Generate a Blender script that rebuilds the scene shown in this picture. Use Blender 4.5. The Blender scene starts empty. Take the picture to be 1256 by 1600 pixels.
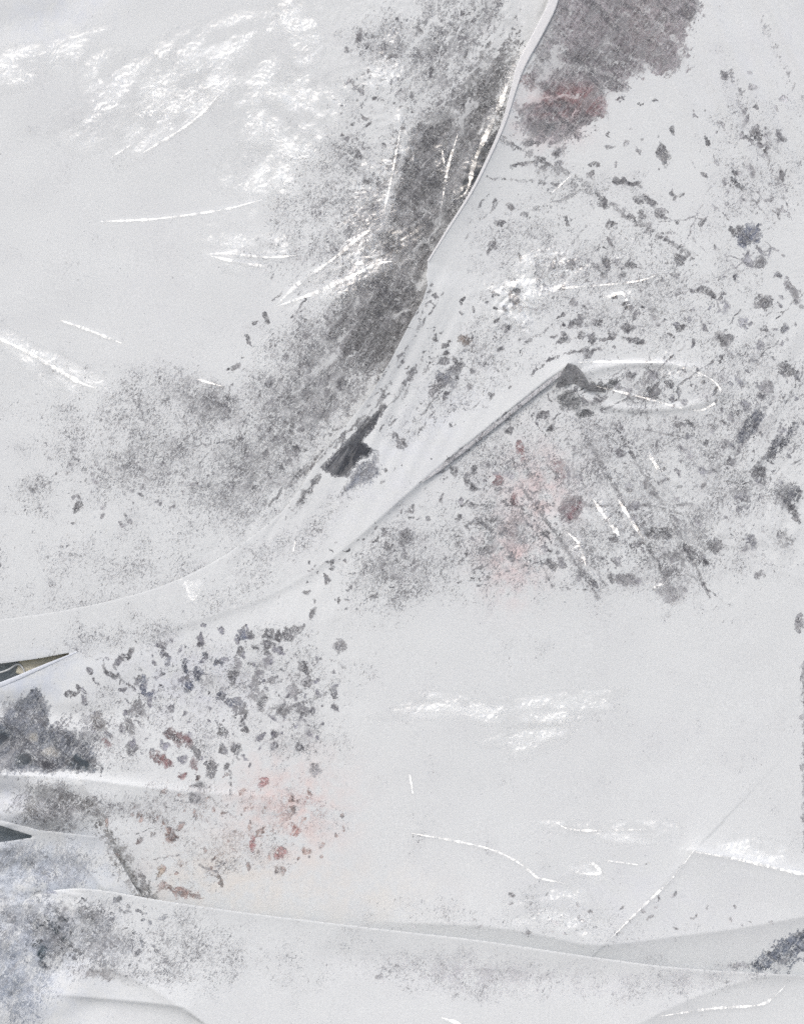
import bpy, math
import numpy as np

# ------------------------------------------------------------------ camera, sky, sun, exposure
scene = bpy.context.scene
D = 3.0            # metres from the camera to the plane of the rear sheet
ZC = 1.30          # height of the camera
cam_d = bpy.data.cameras.new('camera')
cam = bpy.data.objects.new('camera', cam_d)
scene.collection.objects.link(cam)
cam.location = (0, -D, ZC)
cam.rotation_euler = (math.radians(90), 0, 0)
cam_d.sensor_fit = 'VERTICAL'
cam_d.sensor_height = 24
cam_d.lens = 24 * D / 1.6
cam_d.clip_start = 0.05
cam_d.clip_end = 500
scene.camera = cam

SUN_EL, SUN_AZ = math.radians(50), math.radians(-24)      # azimuth left of the camera's back
to_sun = (math.sin(SUN_AZ) * math.cos(SUN_EL), -math.cos(SUN_AZ) * math.cos(SUN_EL), math.sin(SUN_EL))
world = bpy.data.worlds.new('World')
scene.world = world
world.use_nodes = True
wn = world.node_tree
sky = wn.nodes.new('ShaderNodeTexSky')
sky.sky_type = 'NISHITA'
sky.sun_disc = False
sky.sun_elevation = SUN_EL
sky.sun_rotation = math.atan2(to_sun[0], to_sun[1])
sky.air_density = 1.0
sky.dust_density = 3.9
sky.ozone_density = 1.5
bg = wn.nodes['Background']
bg.inputs['Strength'].default_value = 0.13
wn.links.new(sky.outputs[0], bg.inputs[0])

sun_d = bpy.data.lights.new('sun', 'SUN')
sun_d.energy = 1.15
sun_d.angle = math.radians(11)
sun_d.color = (1.0, 0.98, 0.95)
sun = bpy.data.objects.new('sun', sun_d)
scene.collection.objects.link(sun)
from mathutils import Vector
sun.rotation_euler = Vector(to_sun).to_track_quat('Z', 'Y').to_euler()
sun.location = (-1, -2, 4)

vs = scene.view_settings
vs.view_transform = 'Standard'
vs.look = 'None'
vs.gamma = 1
vs.use_curve_mapping = False
vs.exposure = 0.17
scene.cycles.use_denoising = False
scene.cycles.max_bounces = 6
scene.cycles.transparent_max_bounces = 12

# ------------------------------------------------------------------ numpy helpers (x right, y down, in millimetres on the sheet plane)
def _hash(ix, iy, seed):
    h = (ix.astype(np.int64) * 374761393 + iy.astype(np.int64) * 668265263 + seed * 1274126177) & 0xffffffff
    h = ((h ^ (h >> 13)) * 1274126177) & 0xffffffff
    return (h ^ (h >> 16)) & 0xffffffff

def perlin(x, y, seed=0):
    x0 = np.floor(x); y0 = np.floor(y)
    fx = x - x0; fy = y - y0
    def g(dx, dy):
        a = _hash(x0 + dx, y0 + dy, seed) / 4294967296.0 * 2 * math.pi
        return np.cos(a) * (fx - dx) + np.sin(a) * (fy - dy)
    u = fx ** 3 * (fx * (fx * 6 - 15) + 10); v = fy ** 3 * (fy * (fy * 6 - 15) + 10)
    a = g(0, 0) * (1 - u) + g(1, 0) * u
    b = g(0, 1) * (1 - u) + g(1, 1) * u
    return (a * (1 - v) + b * v) * 1.4

def fbm(x, y, s, seed=0, octs=4, gain=0.5):
    r = 0; a = 1
    for i in range(octs):
        r = r + a * perlin(x / s * 2 ** i, y / s * 2 ** i, seed + i * 17); a *= gain
    return r

def rot(x, y, deg):
    c, s = math.cos(math.radians(deg)), math.sin(math.radians(deg))
    return x * c + y * s, -x * s + y * c

def crumple(x, y, s, ang=0, aniso=1.0, seed=0, octs=3):
    wx = x + fbm(x, y, s * 2.5, seed + 91, 2) * s * 0.8
    wy = y + fbm(x, y, s * 2.5, seed + 92, 2) * s * 0.8
    u, v = rot(wx, wy, ang)
    r = 0; a = 1
    for i in range(octs):
        k = 2.1 ** i
        r = r + a * np.abs(perlin(u / (s * aniso) * k, v / s * k, seed + 31 * i)); a *= 0.48
    return r

def sstep(a, b, x):
    t = np.clip((x - a) / (b - a), 0, 1)
    return t * t * (3 - 2 * t)

def poly_dist(x, y, pts, closed=False):
    """distance to a polyline, its side (>0: left hand of travel on the picture, y down) and the run 0..1 along it"""
    pts = np.asarray(pts, float)
    if closed: pts = np.vstack([pts, pts[:1]])
    seg = np.hypot(*(pts[1:] - pts[:-1]).T); L = seg.sum(); acc = 0
    best = np.full(x.shape, 1e9); side = np.zeros(x.shape); run = np.zeros(x.shape)
    cx = np.zeros(x.shape); cy = np.zeros(x.shape)
    for i in range(len(pts) - 1):
        ax, ay = pts[i]; bx, by = pts[i + 1]
        dx, dy = bx - ax, by - ay
        t = np.clip(((x - ax) * dx + (y - ay) * dy) / (dx * dx + dy * dy + 1e-9), 0, 1)
        px = ax + t * dx; py = ay + t * dy
        d = np.hypot(x - px, y - py)
        m = d < best
        best = np.where(m, d, best)
        side = np.where(m, np.sign(dx * (y - ay) - dy * (x - ax)), side)
        run = np.where(m, (acc + t * seg[i]) / L, run)
        cx = np.where(m, px, cx); cy = np.where(m, py, cy)
        acc += seg[i]
    return best, -side, run, cx, cy

def inside(x, y, pts):
    r = np.zeros(x.shape, bool); n = len(pts); j = n - 1
    for i in range(n):
        xi, yi = pts[i]; xj, yj = pts[j]
        if yi != yj:
            c = ((yi > y) != (yj > y)) & (x < (xj - xi) * (y - yi) / (yj - yi) + xi)
            r ^= c
        j = i
    return r

def smooth_line(pts, n=8):
    """Catmull-Rom through the points"""
    p = [np.array(q, float) for q in pts]; p = [2 * p[0] - p[1]] + p + [2 * p[-1] - p[-2]]
    out = []
    for i in range(1, len(p) - 2):
        for k in range(n):
            t = k / n
            out.append(0.5 * (2 * p[i] + (p[i + 1] - p[i - 1]) * t + (2 * p[i - 1] - 5 * p[i] + 4 * p[i + 1] - p[i + 2]) * t ** 2
                              + (3 * p[i] - p[i - 1] - 3 * p[i + 1] + p[i + 2]) * t ** 3))
    out.append(p[-2])
    return [tuple(q) for q in out]

def to_world(x, y, h):
    """sheet millimetres (x right, y down) standing h mm in front of the rear plane -> metres"""
    k = (D - h / 1000.0) / D
    return np.stack([(x - 628) / 1000.0 * k, -h / 1000.0 + 0 * x, ZC + (800 - y) / 1000.0 * k], -1)

# ------------------------------------------------------------------ outlines
D1 = smooth_line([(880, -130), (866, -40), (860, 4), (838, 50), (812, 100), (800, 140), (786, 190), (762, 246), (735, 300), (700, 356), (668, 408)], 4) + \
     [(666, 430), (668, 446), (660, 470), (640, 505), (612, 560), (580, 615), (540, 665), (500, 712), (470, 762), (440, 800), (400, 834)]
R = smooth_line([(886, 571), (850, 596), (770, 660), (690, 724), (620, 785), (560, 838), (500, 885), (420, 930), (330, 962), (230, 992), (122, 1017)], 4)
E_TOP = [(122, 1017), (60, 1029), (0, 1037), (-110, 1052)]
HEM = smooth_line([(400, 834), (330, 880), (240, 920), (120, 950), (0, 968), (-110, 980)], 4)
FRONT = D1 + HEM[1:] + [(-110, 1052)] + \
        [(0, 1037), (60, 1029), (122, 1017.5), (60, 1043), (0, 1068), (-110, 1106)] + \
        [(-110, 1266), (0, 1286), (60, 1303), (110, 1330), (230, 1440), (420, 1475), (740, 1510), (1000, 1535), (1370, 1560), (1370, -130)]
REAR = [(-110, -130), (900, -130)] + [(a + 45, b) for a, b in D1[2:]] + [(430, 880), (330, 930), (230, 965), (120, 990), (0, 1005), (-110, 1020)]
FLAP_T = [(-110, 1258), (0, 1281), (62, 1297), (120, 1303), (158, 1308), (172, 1322), (190, 1350), (205, 1376), (222, 1404)]
FLAP = FLAP_T + [(240, 1440), (200, 1490), (-110, 1500), (-110, 1326), (0, 1316), (30, 1312), (57, 1307.5), (30, 1299), (0, 1289.5), (-110, 1268)]
B_TOP = smooth_line([(-110, 1422), (0, 1404), (75, 1392), (145, 1389), (260, 1408), (400, 1428), (600, 1452), (740, 1468), (850, 1484), (960, 1500), (1060, 1512), (1200, 1521), (1370, 1528)], 4)
BOTTOM = B_TOP + [(1370, 1720), (-110, 1720)]

# ------------------------------------------------------------------ shapes of the sheets (h in mm towards the viewer)
def h_rear(x, y):
    h = 5 * fbm(x, y, 380, 3, 2) + 0.8 * fbm(x, y, 120, 5, 2)
    d, s, t, _, _ = poly_dist(x, y, D1)
    # long tented pleats beside the free edge of the front sheet
    u, v = rot(x, y, 118)
    h += 2.6 * np.exp(-d / 70) * crumple(x, y, 46, 118, 5, 12, 2)
    h += 0.9 * sstep(420, 560, x) * crumple(x, y, 17, 120, 1.6, 13, 3) * sstep(650, 500, y)
    # soft sag at the upper corner
    d2, s2, t2, _, _ = poly_dist(x, y, [(-60, 60), (90, 22), (150, -30)])
    h += -3.5 * np.exp(-(d2 / 30) ** 2)
    h += -0.0015 * np.maximum(y - 820, 0) ** 1.4
    for pts, w, a in REAR_CREASES:
        h += crease(x, y, pts, w, a)
    return h

def crease(x, y, pts, w, a):
    d, s, t, _, _ = poly_dist(x, y, pts)
    wob = 1 + 0.5 * perlin(x / 14, y / 14, 7)
    taper = np.clip(np.minimum(t, 1 - t) * 7, 0.0, 1)
    return 0.14 * a * taper * wob * np.clip(1 - d / w, 0, 1)

REAR_CREASES = [
    ([(158, 346), (230, 343), (300, 335), (360, 325), (412, 311)], 5, 1.9),
    ([(322, 397), (360, 396), (420, 402), (470, 398)], 5, 2.2),
    ([(330, 400), (380, 411), (418, 416)], 6, 2.2),
    ([(-20, 520), (40, 548), (80, 571), (125, 597), (150, 606)], 9, 3.6),
    ([(94, 500), (140, 516), (190, 536)], 6, 2.4),
    ([(300, 590), (348, 604)], 4, 1.5),
    ([(800, 112), (780, 165), (762, 205), (742, 250), (730, 296), (712, 312)], 12, 4.4),
    ([(432, 476), (470, 440), (520, 405), (560, 372), (592, 350)], 8, 3.6),
    ([(434, 478), (490, 458), (540, 436), (590, 412), (620, 408)], 9, 4.0),
    ([(288, 905), (300, 936), (312, 918), (292, 906)], 6, 2.6),
    ([(174, 246), (212, 222)], 4, 1.5), ([(225, 238), (300, 190), (350, 140)], 6, 2.0),
    ([(690, 232), (694, 256)], 6, 3.0), ([(626, 200), (612, 275), (600, 330)], 5, 2.2),
    ([(715, 210), (700, 260), (690, 320)], 7, 2.6),
]
FRONT_CREASES = [
    ([(953, 1467), (1000, 1420), (1050, 1372), (1084, 1328)], 5, 2.3),
    ([(643, 1302), (700, 1312), (760, 1325), (800, 1342), (828, 1362), (842, 1372), (884, 1380)], 5, 2.2),
    ([(950, 1345), (996, 1351)], 4, 1.6),
    ([(866, 1284), (900, 1297), (1010, 1296)], 6, 2.2),
    ([(900, 1364), (918, 1346), (938, 1364), (905, 1365)], 7, 2.6),
    ([(1080, 1330), (1150, 1342), (1256, 1366), (1370, 1380)], 7, 2.4),
    ([(850, 452), (990, 440), (1042, 421)], 5, 1.8), ([(860, 303), (894, 272)], 4, 1.8),
    ([(944, 466), (972, 458), (982, 482)], 9, 3.2),
    ([(1012, 708), (1030, 736)], 10, 3.2), ([(926, 780), (948, 812), (968, 838)], 11, 4.0), ([(965, 780), (985, 812), (1004, 842)], 10, 3.8),
    ([(884, 830), (904, 850), (915, 885)], 9, 3.2), ([(1020, 918), (1040, 910)], 7, 2.4),
    ([(916, 600), (1000, 620), (1080, 641), (1110, 634), (1126, 615), (1110, 592), (1060, 570)], 5, 2.0),
    ([(902, 566), (960, 565), (1040, 566)], 5, 1.8),
    ([(464, 836), (458, 862)], 4, 1.6), ([(640, 1210), (645, 1240)], 4, 1.0),
]
BOTTOM_CREASES = [
    ([(1030, 1588), (1110, 1576), (1186, 1570), (1214, 1552), (1226, 1540)], 6, 2.4),
    ([(690, 1590), (720, 1600)], 6, 2.0),
]

def h_front(x, y):
    h = 4 + 12 * sstep(330, 640, x + 0.35 * (900 - y)) + 4 * fbm(x, y, 420, 21, 2) + 0.5 * fbm(x, y, 90, 23, 2)
    d, s, t, _, _ = poly_dist(x, y, D1)
    h += 11 * np.exp(-d / 34) * sstep(900, 600, y)                         # lip of the free edge
    h += 3.0 * np.exp(-d / 90) * perlin(rot(x, y, 118)[1] / 18, rot(x, y, 118)[0] / 160, 4) * sstep(380, 480, y)
    # the long fold that climbs to the puckered tip
    d, s, t, _, _ = poly_dist(x, y, R)
    above = (s < 0)
    amp = 8.0 * (1 - 0.82 * t)
    up = np.exp(-d / 95); dn = np.exp(-(d / 7) ** 1.3)
    pr = np.where(above, up, dn)
    endcap = (t <= 0.0001)
    pr = np.where(endcap, np.exp(-d / 26), pr)
    # blend the two profiles round the tip
    k = sstep(0, 0.06, t)
    pr = k * pr + (1 - k) * np.exp(-d / 26)
    # left of the slit the band lies on the rear sheet
    w = sstep(640, 400, x) * sstep(1075, 1030, y + 0.25 * (x - 120))
    w = np.where(above, np.maximum(w, 0), w * np.exp(-d / 40))
    m = w > 0.01
    if m.any():
        h[m] = h[m] * (1 - w[m]) + (h_rear(x[m], y[m]) + 0.6) * w[m]
    h += amp * pr * np.where(w > 0, 1 - 0.35 * w, 1)
    h -= 7 * np.exp(-((x + 110) / 420) ** 2) * np.exp(-((y - 1100) / 60) ** 2)
    h += 10 * perlin(x / 95, y / 42, 131) * sstep(260, 20, x) * sstep(1040, 1110, y)
    # lower pleat on the left, raised below its line
    L4 = smooth_line([(-110, 1208), (0, 1211), (90, 1214), (150, 1220), (250, 1233), (360, 1242), (520, 1250), (620, 1262)], 4)
    d, s, t, _, _ = poly_dist(x, y, L4)
    a4 = 13 * np.clip(1 - t * 1.25, 0, 1)
    h += a4 * np.where(s > 0, np.exp(-(d / 9) ** 1.2), np.exp(-d / 60))
    # diagonal pleat running down to the flap
    d, s, t, _, _ = poly_dist(x, y, [(130, 1225), (160, 1270), (225, 1400)])
    h += 5 * np.where(s > 0, np.exp(-d / 40), np.exp(-d / 8))
    # streaming folds at the upper right
    u, v = rot(x, y, 64)
    m = sstep(930, 1150, x) * sstep(420, 60, y)
    h += m * 3.5 * perlin(u / 420, v / 34, 41) + m * 1.2 * perlin(u / 200, v / 15, 42)
    # radiating folds at the right
    u, v = rot(x, y, -55)
    m = sstep(1080, 1200, x) * sstep(420, 560, y) * sstep(950, 800, y)
    h += m * 1.5 * perlin(u / 150, v / 26, 44)
    # low swags near the bottom
    d, s, t, _, _ = poly_dist(x, y, smooth_line([(560, 1440), (740, 1446), (850, 1462), (930, 1477), (1050, 1464), (1180, 1446), (1370, 1410)], 4))
    h += 6 * np.where(s < 0, np.exp(-d / 26), np.exp(-d / 60))* sstep(520, 700, x)
    d, s, t, _, _ = poly_dist(x, y, [(1080, 1328), (1160, 1342), (1256, 1366), (1370, 1392)])
    h += 7 * np.where(s > 0, np.exp(-d / 14), np.exp(-d / 90)) * sstep(1050, 1110, x)
    d, s, t, _, _ = poly_dist(x, y, [(950, 1470), (1086, 1328)])
    h += 3.5 * np.where(s > 0, np.exp(-d / 60), np.exp(-d / 30))
    # pillowed pocket right of the tip
    e = np.hypot((x - 1010) / 118, (y - 604) / 36)
    h += 2.6 * np.exp(-((e - 1) / 0.16) ** 2) + 1.5 * sstep(1, 0.4, e)
    m = sstep(760, 820, x) * sstep(690, 760, y) * sstep(940, 860, y)
    h += m * 1.4 * crumple(x, y, 26, 58, 2.2, 47, 3)
    m = np.exp(-(((x - 800) / 40) ** 2 + ((y - 470) / 45) ** 2))
    h += m * 5 * crumple(x, y, 14, 60, 1.5, 48, 2)
    for pts, w, a in FRONT_CREASES:
        h += crease(x, y, pts, w, a)
    return h

def h_flap(x, y):
    h = 24 + 3 * fbm(x, y, 150, 61, 2) + 6 * perlin(x / 70, y / 40, 63) * sstep(180, 60, x) * sstep(1310, 1340, y)
    d, s, t, _, _ = poly_dist(x, y, FLAP_T)
    h += 14 * np.exp(-d / 34)
    h += 4 * np.exp(-((x + 40) / 60) ** 2) * perlin(x / 40, y / 12, 62)
    d, s, t, _, _ = poly_dist(x, y, [(110, 1330), (165, 1390)])
    h += 3 * np.where(s > 0, np.exp(-d / 18), np.exp(-d / 6))
    return h

def h_bottom(x, y):
    h = 30 + 0.07 * (y - 1400) + 4 * fbm(x, y, 320, 71, 2) + 0.5 * fbm(x, y, 70, 73, 2)
    d, s, t, _, _ = poly_dist(x, y, B_TOP)
    h += 7 * np.exp(-d / 42) * sstep(60, 160, x) - 8 * sstep(140, 40, x)
    h += 8 * perlin(x / 80, y / 55, 77) * sstep(240, 60, x) * sstep(1395, 1430, y)
    d, s, t, _, _ = poly_dist(x, y, smooth_line([(60, 1552), (135, 1558), (268, 1571), (300, 1584), (360, 1640)], 4))
    h += 6 * np.where(s < 0, np.exp(-d / 7), np.exp(-d / 70)) * sstep(40, 150, x)
    d, s, t, _, _ = poly_dist(x, y, smooth_line([(150, 1500), (190, 1522), (230, 1540), (290, 1580)], 4))
    h += 5 * np.where(s < 0, np.exp(-d / 14), np.exp(-d / 50))
    d, s, t, _, _ = poly_dist(x, y, smooth_line([(520, 1500), (700, 1512), (900, 1528), (1100, 1536), (1370, 1520)], 4))
    h -= 2.0 * np.exp(-(d / 26) ** 2)
    d, s, t, _, _ = poly_dist(x, y, smooth_line([(960, 1620), (1080, 1560), (1200, 1524), (1370, 1490)], 4))
    h += 7 * np.where(s > 0, np.exp(-d / 90), np.exp(-d / 40))
    m = np.exp(-(((x - 90) / 70) ** 2 + ((y - 1450) / 60) ** 2))
    h += m * 5 * crumple(x, y, 24, 30, 1.4, 75, 3)
    for pts, w, a in BOTTOM_CREASES:
        h += crease(x, y, pts, w, a)
    return h

# ------------------------------------------------------------------ wear of the paint: where the white coat is off the film
GREY, BLUE, ROSE, BROWN, TEAL, PALE = (.155, .155, .165), (.12, .135, .185), (.27, .155, .16), (.20, .165, .145), (.035, .06, .075), (.30, .30, .315)
BARE, FINE, LINES, WASH = [], [], [], []     # x, y, long, short, angle, value, tint
def bare(x, y, a, b, ang=0, v=0.0, c=GREY): BARE.append((x, y, a, b, ang, v, c))
def fine(x, y, a, b, ang=0, v=0.0, c=GREY): FINE.append((x, y, a, b, ang, v, c))
def spot(x, y, a=5, b=None, ang=0, c=GREY): BARE.append((x, y, a * 1.45 + 2.2, (b or a) * 1.45 + 2.2, ang, 1.3, c))
def line(pts, w, v, c=GREY): LINES.append((pts, w, v, c))

# rear sheet: the dark, scuffed run beside the free edge and the frost-like field below it
bare(700, 60, 150, 110, 100, -0.05); bare(760, 20, 60, 70, 0, 0.1); bare(745, 170, 210, 65, 112, 0.9, (.155, .154, .157)); bare(690, 270, 170, 110, 118, 1.5, (.155, .154, .157))
bare(742, 268, 100, 24, 116, 2.2, (.055, .06, .072)); bare(670, 210, 60, 40, 0, 0.7, (.13, .13, .135)); bare(590, 350, 200, 100, 118, 0.3)
bare(640, 385, 150, 75, 118, 1.5, (.145, .144, .147)); bare(590, 500, 150, 95, 130, 1.55, (.13, .129, .132)); bare(530, 570, 190, 100, 130, 0.4)
bare(470, 640, 190, 110, 140, -0.15); bare(535, 600, 30, 16, 70, 0.9); bare(610, 480, 30, 12, 100, 1.0, (.11, .11, .115)); bare(520, 530, 20, 5, -8, 1.2)
bare(500, 655, 14, 30, 100, 0.5); bare(345, 625, 90, 40, 20, -0.25); bare(480, 385, 60, 40, 0, -0.35); bare(560, 150, 120, 70, 120, -0.45)
fine(250, 705, 270, 150, 12, 0.02); fine(380, 740, 190, 110, -35, 0.22); fine(320, 630, 150, 50, 22, 0.3); fine(480, 600, 190, 130, 130, 0.3)
fine(600, 480, 190, 120, 125, 0.45); fine(660, 280, 220, 120, 118, 0.35); fine(520, 320, 200, 120, 115, -0.05); fine(690, 90, 170, 120, 110, 0.2)
fine(200, 900, 330, 120, 0, -0.3); fine(620, 60, 110, 80, 0, 0.0); fine(60, 770, 60, 50, 0, -0.1); spot(120, 792, 8, 6); spot(52, 765, 7, 3, 30)
for q in range(5): line([(420 + 34 * q, 790 - 30 * q), (470 + 34 * q, 735 - 30 * q)], 5, 0.6)
# torn slit between the two sheets
SLIT = [(598, 628), (606, 636), (588, 660), (566, 690), (588, 706), (566, 716), (545, 748), (528, 744), (500, 733), (520, 709), (556, 671)]
FACET = [(592, 708), (594, 742), (565, 760), (530, 778), (542, 756), (556, 734)]
bare(480, 768, 60, 9, 128, 0.6); bare(470, 785, 70, 20, 130, -0.2); line([(676, 440), (668, 470), (650, 520), (612, 590), (585, 640)], 9, 0.0); line([(690, 520), (655, 570), (625, 630)], 7, -0.1)
# front sheet: the grey bald field at the top
BALD = [(861, 0), (861, -130), (1090, -130), (1092, 0), (1094, 24), (1072, 47), (1074, 107), (1036, 118), (1013, 111), (981, 138), (950, 150), (946, 186), (916, 195), (900, 217), (875, 225), (839, 228), (811, 209), (809, 166), (835, 150), (815, 130), (831, 95), (839, 47)]
spot(1035, 239, 21, 7, 75); spot(1053, 205, 9, 4, 80); spot(1105, 221, 6, 4, 60); spot(981, 286, 24, 5, 15); spot(1012, 312, 15, 4, 35); spot(997, 314, 10, 3, 55)
spot(1032, 335, 13, 7, 35); spot(1054, 349, 6, 4, 60); spot(1003, 336, 6, 4, 45); spot(953, 351, 5); spot(1051, 307, 4); spot(1063, 306, 3); spot(1098, 347, 4); spot(1147, 270, 5)
spot(1149, 288, 10, 3, 45); spot(1172, 369, 20, 15, -40, BLUE); spot(1150, 362, 10, 7, 0); spot(1182, 209, 13, 7, 60); spot(1167, 217, 11, 4, 30, PALE); spot(1198, 236, 11, 3, 60)
spot(1220, 272, 9, 3, 80); spot(1204, 310, 7, 5, 0, PALE); spot(1216, 336, 9, 3, 45); spot(1184, 316, 5, 4, 0, PALE); spot(1220, 217, 10, 4, 70, PALE); spot(944, 320, 7, 6)
spot(819, 338, 4); spot(780, 349, 8, 4, 10); spot(886, 343, 6, 3, 70); spot(872, 237, 12, 6, 110); spot(828, 222, 14, 6, 10); spot(928, 259, 6, 4, -40); spot(770, 318, 7, 2, -50)
spot(795, 322, 8, 2, 30); spot(768, 385, 10, 2, -60); spot(812, 400, 5, 2, 60); spot(999, 160, 6, 3); spot(1020, 158, 5, 2); spot(970, 155, 9, 3, -40); spot(1130, 118, 9, 4, 40, PALE)
line([(784, 219), (838, 246), (890, 272), (946, 316), (997, 348), (1060, 387), (1080, 402)], 10, 0.4); line([(760, 278), (800, 281), (843, 284), (875, 290)], 6, 0.3)
line([(910, 296), (878, 312), (835, 328)], 6, 0.4); line([(799, 259), (835, 253)], 6, 0.8); bare(850, 265, 60, 26, 20, -0.1); bare(895, 290, 24, 14, 30, 0.1)
line([(1140, 110), (1165, 190), (1200, 260), (1232, 310)], 12, -0.15, PALE); line([(1185, 30), (1240, 130), (1300, 220)], 14, -0.2, PALE); line([(828, 340), (832, 395)], 4, -0.1)
spot(867, 412, 17, 3, -50); spot(891, 414, 7); spot(945, 416, 9, 6, 80); spot(987, 416, 10, 6); spot(1061, 406, 7, 8); spot(1194, 471, 14, 12); spot(1240, 459, 22, 9, 60, PALE); spot(1096, 453, 11, 5)
spot(1110, 460, 8, 3, 40); spot(1185, 412, 9, 3, -50); bare(1127, 532, 28, 20, 10, 0.85); spot(1194, 514, 5); spot(1230, 578, 13, 11); spot(1198, 605, 14, 9, 70, PALE)
spot(1173, 663, 36, 11, -55, (.13, .14, .17)); spot(1216, 694, 40, 9, -50, (.12, .125, .145)); spot(1188, 740, 19, 11, 60); bare(1230, 775, 34, 34, 0, 0.8, (.12, .125, .14)); spot(1238, 800, 20, 8, 60)
spot(902, 503, 8); spot(932, 505, 12, 4, 10); spot(981, 512, 7); spot(882, 526, 7); spot(950, 528, 14, 3, -15); spot(991, 532, 22, 3, 5); spot(918, 554, 6); spot(807, 455, 6, 3, 60); bare(806, 470, 26, 12, 70, 0.5, BROWN)
line([(831, 586), (848, 570), (867, 558), (894, 550), (934, 546)], 6, 1.0); line([(820, 535), (870, 505)], 5, 0.2)
spot(944, 602, 26, 7, -10, (.10, .105, .11)); spot(1019, 613, 12, 8); spot(1009, 621, 22, 3, 0); spot(1062, 624, 8, 2); spot(1045, 601, 6, 4); spot(1098, 597, 3); spot(985, 588, 12, 3, -10)
bare(890, 626, 34, 24, 10, 1.0, (.13, .135, .14)); spot(912, 647, 14, 7, 8, (.085, .09, .095)); spot(934, 623, 13, 7); spot(846, 649, 9, 6); spot(797, 674, 5, 6); spot(863, 672, 6, 6); spot(776, 751, 8, 8, 0, ROSE)
spot(811, 704, 14, 4, 80, ROSE); spot(803, 779, 8, 4, 60, ROSE); spot(1060, 662, 8, 4); spot(1007, 759, 5); spot(981, 767, 4); spot(1098, 759, 5); spot(1157, 793, 5); spot(1115, 668, 7, 9, 0, PALE); spot(1100, 692, 4)
bare(698, 590, 34, 26, -40, 0.6, (.12, .13, .16)); spot(712, 575, 12, 9); spot(686, 600, 14, 7, -40); bare(725, 530, 18, 14, 60, 0.7, BROWN); bare(672, 570, 40, 10, 125, 0.1); bare(640, 590, 60, 10, 125, 0.25)
spot(625, 690, 14, 6, 60); spot(675, 618, 6, 4, 120)
spot(708, 733, 5); spot(740, 735, 6); spot(740, 760, 5); spot(634, 840, 12, 9, -60); spot(760, 860, 10, 7); line([(728, 822), (746, 812), (764, 826)], 6, 0.8)
spot(893, 793, 22, 20, -40, (.20, .125, .14)); bare(873, 733, 26, 34, 0, 0.1, ROSE); bare(800, 840, 34, 50, 0, -0.3, ROSE); spot(1028, 833, 24, 10); bare(1055, 868, 30, 18, 0, 0.7); bare(1118, 853, 26, 18, 0, 0.6)
bare(1048, 893, 34, 16, -40, 0.6, PALE); spot(978, 905, 17, 11, 0, PALE); bare(1048, 928, 34, 24, 0, 0.7, PALE); spot(860, 880, 9, 6, 50); spot(1100, 876, 9, 5, 60); spot(953, 903, 9, 5, 60); spot(1183, 898, 8, 6, 0, PALE)
bare(1223, 843, 26, 30, 0, 0.4); spot(1248, 973, 12, 8, 90, PALE); spot(1073, 858, 12, 7, 30); line([(718, 790), (850, 790), (1050, 790), (1080, 788)], 4, 0.5)
line([(918, 688), (978, 793), (1028, 883), (1038, 903)], 6, 0.7); line([(958, 663), (1028, 778), (1068, 848), (1108, 933)], 5, 0.7); line([(813, 758), (878, 848), (933, 933)], 6, 0.7)
line([(880, 640), (1000, 700), (1090, 735)], 3, -0.1); line([(880, 690), (920, 650), (960, 600)], 3, -0.1)
fine(900, 720, 300, 230, 0, -0.08); fine(1010, 840, 290, 140, 0, 0.02); fine(1150, 680, 190, 260, 0, -0.02); fine(980, 440, 340, 190, 20, -0.2); fine(620, 890, 150, 90, -35, 0.05); fine(760, 850, 190, 120, 0, 0.05); fine(1010, 600, 130, 60, 0, 0.05); fine(760, 560, 130, 90, -30, -0.15)
bare(640, 870, 120, 60, -35, -0.55); bare(1010, 850, 240, 110, 0, -0.45); bare(950, 700, 260, 160, 0, -0.75); bare(1190, 640, 110, 230, 0, -0.5); bare(610, 900, 40, 20, 0, 0.05)
fine(400, 900, 190, 60, -28, -0.2); fine(200, 985, 200, 50, -12, -0.3); fine(520, 815, 120, 40, -42, -0.2); fine(700, 620, 130, 70, -45, -0.2); fine(1200, 260, 160, 130, 60, -0.3); bare(1180, 250, 130, 90, 60, -0.72); bare(930, 480, 200, 80, -10, -0.75)
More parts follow.
